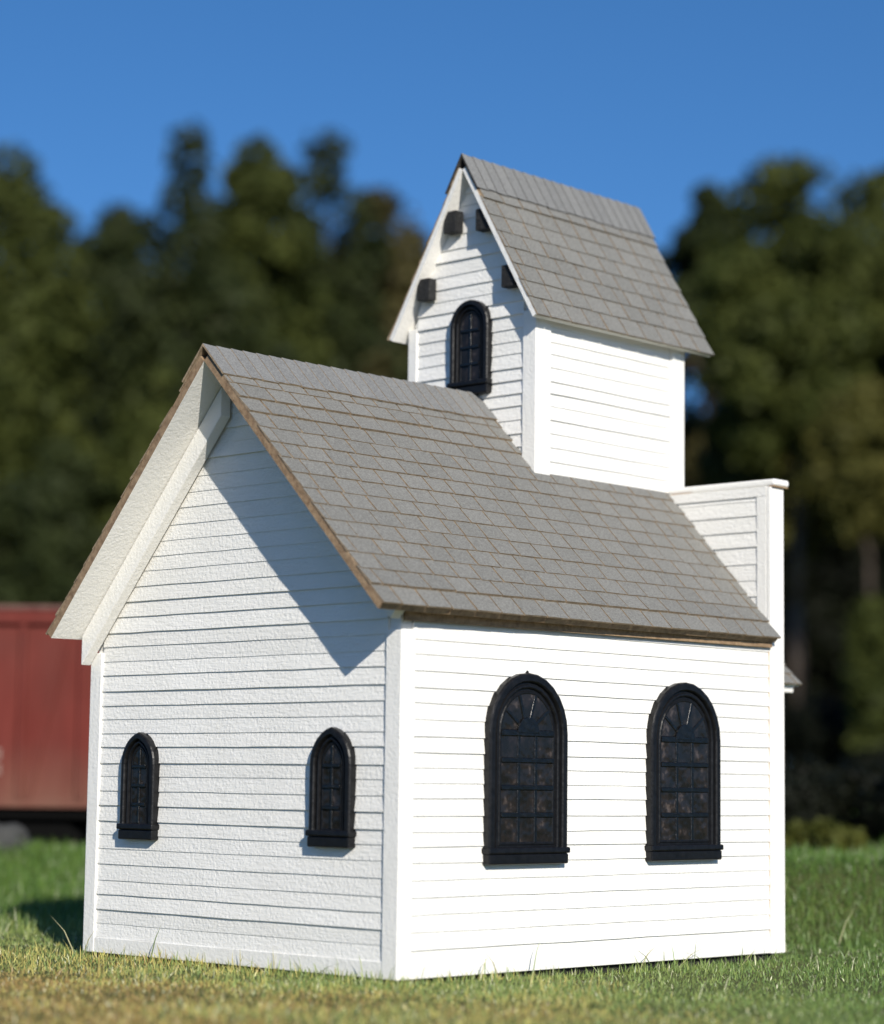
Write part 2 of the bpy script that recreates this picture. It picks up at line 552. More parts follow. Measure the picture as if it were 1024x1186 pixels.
mb.prism([(TX0+0.007, TY0+0.007, 1.3), (TX0+0.007, TY1-0.007, 1.3), (TX0+0.007, TY1-0.007, 2.085), (TX0+0.007, TYC, 2.57), (TX0+0.007, TY0+0.007, 2.085)], (TX1-TX0-0.014, 0, 0))
tower = mb.build("tower_wall", MW, church)
def tcorner(cx, cy, sx, sy, wx, wy, z0, z1): corner("tower_corner_board", cx, cy, sx, sy, wx, wy, z0, z1, 0.0105)
tcorner(TX0, TY0, 1, 1, 0.0655, 0.0475, 1.42, 2.068)
tcorner(TX0, TY1, 1, -1, 0.0655, 0.030, 1.36, 2.068)
tcorner(TX1, TY0, -1, 1, 0.0615, 0.0475, 1.44, 2.068)
tcorner(TX1, TY1, -1, -1, 0.0615, 0.0475, 1.40, 2.068)

TR0 = Vector((TOV0, TYC, TR_Z-0.022)); TR1 = Vector((TOV1, TYC, TR_Z-0.028))
tcR = (Vector((TOV0, TE0, TE_Z)), Vector((TOV1, TE0-0.004, TE_Z-0.002)), TR0, TR1)
tcL = (Vector((TOV0, TE1, TE_Z-0.003)), Vector((TOV1, TE1, TE_Z-0.003)), TR0, TR1)
mb = MBld(); roof_slope(mb, tcR, 0.017, 0.0665, 0.098, 41); roof_slope(mb, tcL, 0.017, 0.0665, 0.098, 42)
troof = mb.build("tower_roof", [MT, MT, MS, ME], church)
mb = MBld(); ridge_cap(mb, tcR, tcL, 0.017, TOV0-0.006, TOV1+0.004, 0.05, 0.098, 6)
mb.build("ridge_cap", [MCAP, MDK], troof)
# black blocks under the rakes of the tower gables
def bracket(yc, c, sgn):
    n = (c[1]-c[0]).cross(c[2]-c[0]).normalized()
    if n.z < 0: n = -n
    sl_ = sTR if sgn > 0 else sTL
    hw, h = 0.028, 0.074
    def zs(y): return (TE_Z+(y-TE0)*sTR if sgn > 0 else TE_Z+(TE1-y)*sTL)-0.006-0.022*0
    y0, y1 = yc-hw, yc+hw
    ztop0, ztop1 = zs(y0), zs(y1)
    zb = min(ztop0, ztop1)-(0.052 if sgn < 0 else 0.040)
    x0, x1 = 0.983, 1.0215
    ht = zb+h
    poly = [(x0, y0, zb), (x0, y1, zb), (x0, y1, min(ztop1, ht)), (x0, y0, min(ztop0, ht))]
    # trim the corner that would pass through the soffit
    if sgn > 0 and ztop0 < ht:
        yy = y0+(ht-ztop0)/sTR if (ht-ztop0)/sTR < 2*hw else y1
        poly = [(x0, y0, zb), (x0, y1, zb), (x0, y1, min(ztop1, ht))] + ([(x0, yy, ht)] if yy < y1 else []) + [(x0, y0, ztop0)]
    if sgn < 0 and ztop1 < ht:
        yy = y1-(ht-ztop1)/sTL if (ht-ztop1)/sTL < 2*hw else y0
        poly = [(x0, y0, zb), (x0, y1, zb), (x0, y1, ztop1)] + ([(x0, yy, ht)] if yy > y0 else []) + [(x0, y0, min(ztop0, ht))]
    mb = MBld(); mb.prism(poly, (x1-x0, 0, 0))
    return mb.build("bracket", MBR, church, 0.003)
bracket(0.626, tcR, 1); bracket(0.508, tcR, 1); bracket(0.772, tcL, -1); bracket(0.893, tcL, -1)

# ---- windows
def arch_path(wd, h, kind, n=14):
    """outline from bottom left, up, over and down; u across, v up, base at v=0"""
    hw = wd/2
    P = [(-hw, 0.0)]
    if kind == 'round':
        ry = hw*1.02; vs = h-ry
        for k in range(n+1):
            a = math.pi-math.pi*k/n
            P.append((hw*math.cos(a), vs+ry*math.sin(a)))
    else:
        R = wd*0.63; ry = math.sqrt(R*R-(R-hw)**2); sc_ = 1.0; vs = h-ry
        a1 = math.acos((R-hw)/R)
        for k in range(n//2+1):
            a = math.pi-a1*k/(n//2)
            P.append((-hw+R+R*math.cos(a), vs+R*math.sin(a)))
        for k in range(n//2, -1, -1):
            if k == n//2: continue
            a = a1*k/(n//2)
            P.append((hw-R+R*math.cos(a), vs+R*math.sin(a)))
    P.append((hw, 0.0))
    return P, vs

def inset(P, d):
    n = len(P); out = []
    for i in range(n):
        a, b_, c = Vector(P[i-1]), Vector(P[i]), Vector(P[(i+1) % n])
        e0, e1 = (b_-a).normalized(), (c-b_).normalized()
        n0, n1 = Vector((e0.y, -e0.x)), Vector((e1.y, -e1.x))
        bis = (n0+n1); l = bis.length
        bis = bis/l if l > 1e-6 else n0
        k = d/max(0.35, bis.dot(n0))
        out.append(tuple(b_+bis*k))
    return out

def ring(mb, P, prof, xf, mat=0):
    """sweep profile [(inset, height), ...] round outline P (clockwise so that inset goes inward)"""
    loops = [[xf(u, v_, h) for u, v_ in inset(P, d)] for d, h in prof]
    o = len(mb.v); n = len(P)
    for lp in loops: mb.v += [tuple(q) for q in lp]
    for r_ in range(len(loops)-1):
        for i in range(n):
            j = (i+1) % n
            mb.f.append((o+r_*n+i, o+r_*n+j, o+(r_+1)*n+j, o+(r_+1)*n+i)); mb.m.append(mat)

def bar(mb, a, b_, wd, h0, h1, xf):
    a, b_ = Vector(a), Vector(b_); d = (b_-a).normalized(); n = Vector((-d.y, d.x))*wd/2
    q = [(a-n, h0), (b_-n, h0), (b_+n, h0), (a+n, h0), (a-n*0.72, h1), (b_-n*0.72, h1), (b_+n*0.72, h1), (a+n*0.72, h1)]
    mb.hexa([xf(p.x, p.y, h) for p, h in q])

def window(centre, base, U, N, wd, h, kind, cols, rows, fw_, label, fan=False, sill_over=0.004, proj_=0.028, seed=1):
    U, N = Vector(U), Vector(N); C0 = Vector(centre)+Vector((0, 0, base))
    Z = Vector((0, 0, 1))
    root = empty("window", C0); root.parent = church
    root["label"] = label
    def xf(u, v_, n_): return U*u+Z*v_+N*n_
    P, vs = arch_path(wd, h, kind)
    mb = MBld()
    p = proj_
    prof = [(0, -0.002), (0, p*0.80), (0.003, p*0.94), (0.007, p), (fw_*0.36, p), (fw_*0.42, p*0.86), (fw_*0.46, p*0.60), (fw_*0.54, p*0.60),
            (fw_*0.58, p*0.78), (fw_*0.66, p*0.80), (fw_*0.72, p*0.72), (fw_*0.76, p*0.52), (fw_*0.84, p*0.52), (fw_*0.88, p*0.62), (fw_*0.95, p*0.62), (fw_, p*0.56), (fw_, 0.0125)]
    ring(mb, P, prof, xf)
    mb.build("frame", MB_, root)
    I = inset(P, fw_*0.97)
    # pane
    mb = MBld(); mb.prism([xf(u, v_, 0.0132) for u, v_ in I], tuple(N*0.0025)); mb.build("pane", MG, root)
    # glazing bars
    mb = MBld(); iw = wd/2-fw_; v0 = fw_*0.97; r = random.Random(seed)
    bw = 0.011 if wd < 0.25 else 0.0145
    spring = vs
    for k in range(1, cols):
        u = -iw+2*iw*k/cols
        top = spring if fan else h-fw_*1.05
        bar(mb, (u, v0), (u, top), bw, 0.0148, p*0.66, xf)
    nr = rows
    for k in range(1, nr+(1 if fan else 0)):
        v_ = v0+(spring-v0)*k/nr if fan else v0+(h-fw_-v0)*k/nr
        hb = bw*(1.5 if fan and k == nr else 1.15)
        bar(mb, (-iw*1.02, v_), (iw*1.02, v_), hb, 0.0146, p*0.72, xf)
    if fan:
        hub = iw*0.42
        poly = [(hub*math.cos(math.pi*k/10), spring+hub*math.sin(math.pi*k/10)) for k in range(11)]
        mb.prism([xf(u, v_, 0.0146) for u, v_ in poly], tuple(N*(p*0.27)))
        for ang in (36, 72, 108, 144):
            a = math.radians(ang)
            bar(mb, (hub*0.9*math.cos(a), spring+hub*0.9*math.sin(a)), (iw*1.02*math.cos(a), spring+iw*1.03*math.sin(a)), bw*0.95, 0.0148, p*0.66, xf)
    mb.build("glazing_bars", MBAR, root, 0.0012)
    # sill: apron with a rounded nosing
    mb = MBld(); hw = wd/2
    hw += 0.0015
    mb.hexa([xf(-hw, -0.004, -0.002), xf(hw, -0.004, -0.002), xf(hw, 0.026, -0.002), xf(-hw, 0.026, -0.002), xf(-hw, -0.004, p*1.05), xf(hw, -0.004, p*1.05), xf(hw, 0.026, p*1.05), xf(-hw, 0.026, p*1.05)])
    z0 = 0.0265; z1 = z0+0.018; w2 = hw+sill_over
    mb.hexa([xf(-w2, z0, -0.002), xf(w2, z0, -0.002), xf(w2, z1, -0.002), xf(-w2, z1, -0.002), xf(-w2, z0, p*1.22), xf(w2, z0, p*1.22), xf(w2, z1, p*1.18), xf(-w2, z1, p*1.18)])
    mb.build("sill", MB_, root, 0.0045)
    if seed == 4:
        mb = MBld(); mb.tube(xf(0, h-0.004, p*0.5), xf(0, h+0.007, p*0.5), 0.006, 8, 0, 0.003); mb.build("finial", MB_, root)
    return root

window((0, 1.100, 0), 0.354, (0, -1, 0), (-1, 0, 0), 0.158, 0.322, 'lancet', 2, 4, 0.047, "narrow black lancet window beside the far corner of the shaded gable wall", proj_=0.029, seed=2)
window((0, 0.250, 0), 0.354, (0, -1, 0), (-1, 0, 0), 0.166, 0.332, 'lancet', 2, 4, 0.049, "narrow black lancet window on the gable wall next to the sunlit corner", proj_=0.029, seed=3)
window((0.509, 0, 0), 0.308, (1, 0, 0), (0, -1, 0), 0.342, 0.546, 'round', 3, 4, 0.060, "large round-topped black window on the sunlit wall nearer the shaded gable", True, seed=4)
window((1.249, 0, 0), 0.308, (1, 0, 0), (0, -1, 0), 0.352, 0.548, 'round', 3, 4, 0.060, "large round-topped black window on the sunlit wall below the parapet", True, seed=5)
window((TX0, 0.700, 0), 1.815, (0, -1, 0), (-1, 0, 0), 0.172, 0.318, 'round', 2, 4, 0.046, "small round-topped black window in the tower gable just above the ridge", proj_=0.03, seed=6)

# ---- porch roof over the front door
mb = MBld()
PX0, PX1 = L+0.012, 2.206; PE = 0.223; PZ = 0.884; PYC = 0.676; PR = PZ+(PYC-PE)*1.0
pcR = (Vector((PX0, PE, PZ)), Vector((PX1, PE, PZ)), Vector((PX0, PYC, PR)), Vector((PX1, PYC, PR)))
pcL = (Vector((PX0, 2*PYC-PE, PZ)), Vector((PX1, 2*PYC-PE, PZ)), Vector((PX0, PYC, PR)), Vector((PX1, PYC, PR)))
roof_slope(mb, pcR, 0.012, 0.045, 0.10, 51); roof_slope(mb, pcL, 0.012, 0.045, 0.10, 52)
porch = mb.build("porch_roof", [MT, MT, MS, ME], church)
mb = MBld()
mb.box((PX0, PE+0.008, PZ-0.022), (PX1-0.02, PE+0.03, PZ+0.012)); mb.build("porch_beam", MT, porch, 0.002)
mb = MBld(); mb.box((PX0, 2*PYC-PE-0.03, PZ-0.022), (PX1-0.02, 2*PYC-PE-0.008, PZ+0.012))
mb.build("porch_beam", MT, porch, 0.002)
mb = MBld(); mb.prism([(PX1-0.03, PE+0.031, PZ-0.015), (PX1-0.03, 2*PYC-PE-0.031, PZ-0.015), (PX1-0.03, PYC, PR-0.02)], (0.012, 0, 0)); mb.build("porch_gable", MW, porch)
mb = MBld(); mb.box((L+0.011, 0.50, 0.0), (L+0.03, 0.852, 0.62)); mb.box((L+0.0305, 0.53, 0.05), (L+0.036, 0.672, 0.58)); mb.box((L+0.0305, 0.68, 0.05), (L+0.036, 0.822, 0.58))
mb.build("door", MB_, church, 0.002)

# ================================================================== FREIGHT WAGON
m, t, b = new_mat("faded_red_wagon_paint")
v = coords(t); vv = coords(t, (1, 1, 0.25))
n1 = noise(t, vv, 9, 5, 0.6); n2 = noise(t, v, 3, 4)
c = ramp(t, n1, [(0.3, (0.115, 0.023, 0.018)), (0.7, (0.155, 0.034, 0.027))])
c = mix(t, ramp(t, n2, [(0.45, (0, 0, 0)), (0.75, (0.5, 0.5, 0.5))]), c, (0.09, 0.035, 0.028))
sep = node(t, "ShaderNodeSeparateXYZ"); t.links.new(coords(t), sep.inputs[0])
dust = math_n(t, 'MULTIPLY', ramp(t, sep.outputs[2], [(0.19, (1, 1, 1)), (0.45, (0, 0, 0))]), math_n(t, 'ADD', n1, 0.1))
c = mix(t, math_n(t, 'MULTIPLY', dust, 0.8), c, (0.16, 0.1, 0.07))
t.links.new(c, b.inputs['Base Color']); b.inputs['Roughness'].default_value = 0.8; b.inputs['Specular IOR Level'].default_value = 0.12
MRED = m
MRAIL = wood_mat("weathered_top_rail", (0.085, 0.03, 0.025), (0.14, 0.075, 0.06), 12)
m, t, b = new_mat("faded_white_lettering"); b.inputs['Base Color'].default_value = (0.27, 0.19, 0.16, 1); b.inputs['Roughness'].default_value = 0.8; MLET = m
m, t, b = new_mat("black_underframe"); b.inputs['Base Color'].default_value = (0.004, 0.004, 0.004, 1); b.inputs['Roughness'].default_value = 0.9; b.inputs['Specular IOR Level'].default_value = 0.05; MUND = m

WD = 12.2
wend = world_at(122, WD)
GZ = 0.146
wagon = empty("freight_wagon", (wend.x, wend.y, GZ), math.atan2(-RTH.y, -RTH.x))      # local x runs left along the wagon, local y towards the camera
wagon.scale = (1.245, 1.245, 1.245)
tag(wagon, "faded red ribbed freight wagon standing in the grass behind the church", "freight wagon")
# local +y after the rotation: check which way the camera lies
ax = Vector((-RTH.x, -RTH.y)); ay = Vector((-ax.y, ax.x)); sy = 1 if ay.dot(Vector((CAM.x-wend.x, CAM.y-wend.y))) > 0 else -1
WL = 2.9; WZ0, WZ1 = 0.189, 1.018; WW = 0.72
def wbox(mb, x0, x1, y0, y1, z0, z1, mat=0):
    ya, yb = sorted((sy*y0, sy*y1)); mb.box((x0, ya, z0), (x1, yb, z1), mat)
mb = MBld()
wbox(mb, 0, WL, -WW, -0.012, WZ0, WZ1-0.07)
body = mb.build("body", MRED, wagon, 0.004)
mb = MBld(); wbox(mb, -0.01, WL+0.01, -WW-0.02, 0.012, WZ1-0.0695, WZ1-0.012); mb.build("top_chord", MRED, body, 0.006)
mb = MBld(); wbox(mb, -0.01, WL+0.01, -WW-0.024, 0.017, WZ1-0.0115, WZ1+0.012); mb.build("top_rail", MRAIL, body, 0.006)
mb = MBld(); wbox(mb, -0.005, WL, -0.0115, 0.006, WZ0-0.001, WZ0+0.035); mb.build("side_sill", MRED, body, 0.003)
for k in range(12):
    xr_ = 0.085+0.2495*k
    if xr_ > WL-0.05: break
    mb = MBld(); wbox(mb, xr_-0.014, xr_+0.014, -0.0115, 0.014, WZ0+0.0355, WZ1-0.07); mb.build("rib", MRED, body, 0.004)
# diagonal crease of the slope sheet between the end ribs
mb = MBld()
for (xa, xb) in ((0.14, 0.30),):
    q = []
    for yy in (-0.0115, 0.004):
        q += [(xa-0.012, sy*yy, WZ1-0.0702), (xa+0.012, sy*yy, WZ1-0.0702), (xb+0.012, sy*yy, WZ0+0.036), (xb-0.012, sy*yy, WZ0+0.036)]
    mb.hexa(q)
mb.build("slope_crease", MRED, body, 0.003)
# three rows of faded stencilled characters that end at the picture's edge
def lettering(txt, x, z, size):
    cu = bpy.data.curves.new("lettering", 'FONT'); cu.body = txt; cu.size = size; cu.extrude = 0.0006; cu.align_x = 'RIGHT'
    tmp = bpy.data.objects.new("tmp", cu); COL.objects.link(tmp)
    dg = bpy.context.evaluated_depsgraph_get()
    me = bpy.data.meshes.new_from_object(tmp.evaluated_get(dg)); bpy.data.objects.remove(tmp)
    me.materials.clear(); me.materials.append(MLET)
    o = bpy.data.objects.new("lettering", me); COL.objects.link(o); o.parent = body
    o.matrix_local = Matrix(((-1, 0, 0, x), (0, 0, sy, sy*(-0.0105)), (0, 1, 0, z), (0, 0, 0, 1)))
lettering("BLT 8", 0.412, 0.386, 0.066)
lettering("NEW 8", 0.412, 0.321, 0.066)
# running gear
mb = MBld(); wbox(mb, 0.02, WL-0.02, -WW*0.62, -WW*0.38, 0.09, WZ0-0.0015); wbox(mb, 0.0, WL, -WW+0.02, -0.03, WZ0-0.045, WZ0-0.002)
mb.build("underframe", MUND, wagon)
for xc in (0.36, WL-0.36):
    mb = MBld()
    for yy in (-0.1, -WW+0.1):
        q = []
        for y_ in (yy-0.025, yy+0.025):
            q += [(xc-0.30, sy*y_, 0.055), (xc+0.30, sy*y_, 0.055), (xc+0.20, sy*y_, 0.142), (xc-0.20, sy*y_, 0.142)]
        mb.hexa(q)
    wbox(mb, xc-0.07, xc+0.07, -WW+0.126, -0.126, 0.06, 0.142)
    bog = mb.build("bogie", MUND, wagon, 0.006)
    for xw in (xc-0.2, xc+0.2):
        for yy in (-0.14, -WW+0.14):
            mb = MBld(); mb.tube((xw, sy*(yy-0.02), 0.07), (xw, sy*(yy+0.02), 0.07), 0.07, 20); mb.build("wheel", MUND, bog, 0.004)

# ================================================================== ROCK
m, t, b = new_mat("pale_stone")
v = coords(t); f = noise(t, v, 6, 6, 0.65)
t.links.new(ramp(t, f, [(0.3, (0.016, 0.017, 0.016)), (0.7, (0.06, 0.06, 0.057))]), b.inputs['Base Color']); b.inputs['Roughness'].default_value = 0.9
bump(t, b, f, 0.8, 0.02); MROCK = m
bm = bmesh.new(); bmesh.ops.create_icosphere(bm, subdivisions=4, radius=1)
from mathutils import noise as mn
for vtx in bm.verts:
    p = vtx.co.copy(); k = 1+0.38*mn.noise(p*1.6)+0.16*mn.noise(p*4.1)
    vtx.co = Vector((p.x*k*0.17, p.y*k*0.08, max(-0.6, p.z*k)*0.075))
me = bpy.data.meshes.new("rock"); bm.to_mesh(me); bm.free(); me.materials.append(MROCK)
me.polygons.foreach_set('use_smooth', [True]*len(me.polygons))
rock = bpy.data.objects.new("rock", me); COL.objects.link(rock)
q = world_at(3, 11.6); rock.scale = (1.2, 1.2, 1.2); rock.location = (q.x, q.y, q.z+0.09); rock.rotation_euler = (0, 0.1, math.atan2(RTH.y, RTH.x))
tag(rock, "pale grey rock in the grass in front of the red freight wagon", "rock")

# ================================================================== GROUND AND GRASS
m, t, b = new_mat("lawn_soil")
v = coords(t); n1 = noise(t, v, 2.2, 5, 0.6); n2 = noise(t, v, 60, 4, 0.6)
c = ramp(t, n1, [(0.32, (0.095, 0.100, 0.036)), (0.55, (0.075, 0.098, 0.032)), (0.75, (0.13, 0.11, 0.050))])
c = mix(t, 0.5, c, ramp(t, n2, [(0.3, (0.05, 0.062, 0.020)), (0.7, (0.12, 0.125, 0.048))]))
t.links.new(c, b.inputs['Base Color']); b.inputs['Roughness'].default_value = 0.95; b.inputs['Specular IOR Level'].default_value = 0.1
bump(t, b, n2, 0.7, 0.02); MSOIL = m
# sheet in camera-independent polar rings round the church: fine near it, coarse towards the horizon
nr, na = 120, 160
rad = np.concatenate([np.linspace(0.0, 9, 80), 9*np.power(900/9, np.linspace(0, 1, 41)[1:])])
nr = len(rad)
ang = np.linspace(0, 2*np.pi, na, endpoint=False)
R_, A_ = np.meshgrid(rad, ang, indexing='ij')
X = 0.9+R_*np.cos(A_); Y = 0.7+R_*np.sin(A_); Zg = ground_z(X, Y)
Zg[0, :] = Zg[0, 0]
vs_ = np.stack([X, Y, Zg], -1).reshape(-1, 3)
fs = [(i*na+j, (i+1)*na+j, (i+1)*na+(j+1) % na, i*na+(j+1) % na) for i in range(1, nr-1) for j in range(na)]
fs += [(0, na+j, na+(j+1) % na) for j in range(na)]
me = bpy.data.meshes.new("ground"); me.from_pydata(vs_.tolist(), [], fs); me.materials.append(MSOIL)
me.polygons.foreach_set('use_smooth', [True]*len(me.polygons))
ground = bpy.data.objects.new("ground", me); COL.objects.link(ground); tag(ground, kind="structure")

def mesh_np(name, V, nper, faces, mat, colors=None):
    """V: (n*nper,3); faces: list of index tuples within one element"""
    n = len(V)//nper
    me = bpy.data.meshes.new(name)
    me.vertices.add(len(V)); me.vertices.foreach_set('co', V.astype(np.float32).ravel())
    idx = []; starts = []; tot = 0
    base = (np.arange(n)*nper)[:, None]
    per = sum(len(f_) for f_ in faces)
    flat = np.concatenate([np.array(f_) for f_ in faces])
    loops = (base+flat[None, :]).ravel()
    st = np.cumsum([0]+[len(f_) for f_ in faces])[:-1]
    starts = ((np.arange(n)*per)[:, None]+st[None, :]).ravel()
    me.loops.add(len(loops)); me.loops.foreach_set('vertex_index', loops.astype(np.int32))
    me.polygons.add(len(starts)); me.polygons.foreach_set('loop_start', starts.astype(np.int32))
    me.update(calc_edges=True); me.validate()
    if colors is not None:
        at = me.attributes.new("tint", 'FLOAT_COLOR', 'POINT')
        cc = np.ones((len(V), 4), np.float32); cc[:, :3] = np.repeat(colors, nper, axis=0)
        at.data.foreach_set('color', cc.ravel())
    me.materials.append(mat)
    o = bpy.data.objects.new(name, me); COL.objects.link(o)
    return o

m, t, b = new_mat("grass_blade")
at = node(t, "ShaderNodeAttribute", attribute_name="tint")
b.inputs['Roughness'].default_value = 0.4; b.inputs['Specular IOR Level'].default_value = 0.5
t.links.new(at.outputs['Color'], b.inputs['Base Color'])
tr = node(t, "ShaderNodeBsdfTranslucent"); t.links.new(at.outputs['Color'], tr.inputs[0])
mx = node(t, "ShaderNodeMixShader"); mx.inputs[0].default_value = 0.3
t.links.new(b.outputs[0], mx.inputs[1]); t.links.new(tr.outputs[0], mx.inputs[2])
t.links.new(mx.outputs[0], t.nodes["Material Output"].inputs[0]); MGR = m

def patch(x, y, f, ph):      # cheap smooth noise in -1..1
    return (np.sin(f*x+ph)*np.cos(f*1.31*y-ph*2.1)+np.sin(f*2.17*x+f*.7*y+ph*3)+0.6*np.sin(f*3.7*y-f*1.9*x+ph))/2.6

BV, BC = [], []
def blades(n, D0, D1, Smax, lmin, lmax, wd, tilt, keep=None):
    D = np.sqrt(rng.uniform(D0**2, D1**2, n)); S = rng.uniform(-1, 1, n)*(Smax*D)
    x = CAM.x+FWH.x*D+RTH.x*S; y = CAM.y+FWH.y*D+RTH.y*S
    inside = (x > -0.013) & (x < 1.81) & (y > -0.024) & (y < 1.366)
    k = ~inside
    if keep is not None: k &= keep(D, S, x, y)
    x, y, D, S = x[k], y[k], D[k], S[k]; n = len(x)
    l = rng.uniform(lmin, lmax, n)*(0.75+0.5*rng.random(n)**2)*(1+0.35*patch(x, y, 2.3, 0.4))
    a = rng.uniform(0, 2*np.pi, n); ti = np.abs(rng.normal(0, tilt, n))
    ti = np.clip(ti, 0, 1.35)
    z = ground_z(x, y)-0.004
    dx, dy, dz = np.cos(a)*np.sin(ti), np.sin(a)*np.sin(ti), np.cos(ti)
    # wide side roughly random
    b_ = rng.uniform(0, 2*np.pi, n); wx, wy = np.cos(b_)*wd, np.sin(b_)*wd
    bend = rng.uniform(0.0, 0.5, n)
    # keep blades out of the church: those whose tip lands inside lean the other way
    tx, ty = x+dx*l*1.2, y+dy*l*1.2
    hit = (tx > -0.02) & (tx < 1.82) & (ty > -0.02) & (ty < 1.37)
    dx = np.where(hit, -dx, dx); dy = np.where(hit, -dy, dy)
    p0 = np.stack([x-wx, y-wy, z], -1); p1 = np.stack([x+wx, y+wy, z], -1)
    mx_, my_, mz_ = x+dx*l*.55, y+dy*l*.55, z+dz*l*.6
    p2 = np.stack([mx_+wx*.75, my_+wy*.75, mz_], -1); p3 = np.stack([mx_-wx*.75, my_-wy*.75, mz_], -1)
    p4 = np.stack([x+dx*l*(1+bend*.5), y+dy*l*(1+bend*.5), z+dz*l*(1-bend*.35)], -1)
    BV.append(np.stack([p0, p1, p2, p3, p4], 1).reshape(-1, 3))
    # colour of the blades themselves: dry straw and brown towards the near left, greener to the right and beyond
    dry = 0.44-0.50*S+0.42*(6.15-D)+0.38*patch(x, y, 3.1, 1.7)
    dry = np.clip(dry, 0, 1)*(1-sstep(6.9, 8.3, D)*0.92)
    g = np.array([0.34, 0.39, 0.12]); g2 = np.array([0.18, 0.275, 0.085]); s_ = np.array([0.53, 0.47, 0.15]); br = np.array([0.38, 0.26, 0.095])
    mixg = rng.random(n)[:, None]
    col = g*mixg+g2*(1-mixg)
    u = rng.random(n)
    isdry = u < dry
    col = np.where(isdry[:, None], s_*(1-.0*mixg), col)
    brown = isdry & (rng.random(n) < np.clip((dry-0.45)*1.3, 0, 0.75))
    col = np.where(brown[:, None], br, col)
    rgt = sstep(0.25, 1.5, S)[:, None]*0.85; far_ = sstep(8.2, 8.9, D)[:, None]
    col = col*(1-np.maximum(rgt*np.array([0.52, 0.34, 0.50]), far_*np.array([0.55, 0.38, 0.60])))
    straw = rng.random(n) < 0.035
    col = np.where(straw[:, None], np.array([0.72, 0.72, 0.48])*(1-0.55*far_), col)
    col = col*rng.uniform(0.7, 1.3, n)[:, None]
    BC.append(col)
blades(95000, 4.6, 6.5, 0.29, 0.011, 0.027, 0.0015, 1.05)
blades(105000, 6.3, 8.9, 0.31, 0.012, 0.030, 0.0014, 1.0)
blades(1500, 6.2, 8.6, 0.27, 0.05, 0.085, 0.0016, 0.55)
blades(45000, 10.3, 12.2, 0.24, 0.06, 0.13, 0.0028, 0.5, lambda D, S, x, y: S < -0.9)
blades(120000, 8.3, 11.5, 0.27, 0.025, 0.075, 0.0017, 0.75, lambda D, S, x, y: ~((x > 1.7) & (x < 2.3) & (y > 0.2) & (y < 1.15)))
blades(30000, 11.3, 17, 0.27, 0.06, 0.12, 0.0055, 0.50)
blades(22000, 16.5, 34, 0.24, 0.07, 0.14, 0.014, 0.5)
blades(80000, 6.2, 8.7, 0.27, 0.020, 0.045, 0.0016, 0.55, lambda D, S, x, y: ((x > -0.06) & (x < 0) & (y > -0.06) & (y < 1.42)) | ((y > -0.075) & (y < -0.022) & (x > -0.06) & (x < 1.85)))
# the lawn goes on to either side and towards the viewer
out = lambda D, S, x, y: (np.abs(S) > 0.27*D) | (D < 4.7)
blades(70000, 3.2, 8.6, 0.75, 0.016, 0.036, 0.0026, 0.9, out)
blades(70000, 8.4, 17, 0.70, 0.035, 0.09, 0.0042, 0.7, lambda D, S, x, y: np.abs(S) > 0.25*D)
# stray stalks rising beside the walls
def stalk(x, y, lx, ly, h, w_, col):
    z = float(ground_z(x, y)); wv = np.array([0.72*w_, -0.69*w_, 0])*1.0
    p = np.array([x, y, z]); mid = p+np.array([lx*.45, ly*.45, h*.62]); tip = p+np.array([lx, ly, h])
    BV.append(np.stack([p-wv, p+wv, mid+wv*.7, mid-wv*.7, tip])); BC.append(np.array([col]))
straw = (0.40, 0.38, 0.20); gr = (0.16, 0.22, 0.08)
for (x, y, lx, ly, h, c_) in [(-0.03, 1.37, -0.05, 0.07, 0.125, straw), (-0.05, 1.31, 0.0, -0.06, 0.09, straw), (-0.05, 0.985, 0.0, -0.05, 0.115, gr), (-0.04, 0.60, 0.0, -0.02, 0.05, straw),
                              (-0.05, 0.46, 0.01, 0.16, 0.05, straw), (-0.05, 0.28, 0.01, -0.13, 0.055, straw), (0.28, -0.05, 0.04, 0.0, 0.075, straw), (0.36, -0.05, -0.06, 0.0, 0.08, straw), (0.50, -0.05, 0.04, 0.0, 0.12, gr),
                              (0.98, -0.05, 0.10, 0.0, 0.085, straw), (1.06, -0.05, -0.10, 0.0, 0.075, gr), (1.18, -0.04, 0.17, 0.0, 0.07, straw), (1.34, -0.05, -0.16, 0.0, 0.06, gr), (1.5, -0.05, 0.1, 0.0, 0.05, straw),
                              (2.55, 0.55, 0.03, -0.02, 0.16, straw), (2.4, 0.2, 0.06, -0.04, 0.15, straw), (2.7, 0.42, -0.05, 0.02, 0.15, gr), (2.52, 0.05, 0.05, -0.05, 0.13, straw)]:
    stalk(x, y, lx, ly, h, 0.0022, c_)
grass = mesh_np("grass", np.concatenate(BV), 5, [(0, 1, 2, 3), (3, 2, 4)], MGR, np.concatenate(BC))
tag(grass, "short matted grass, straw brown at the near left and green elsewhere", "grass", kind="stuff")

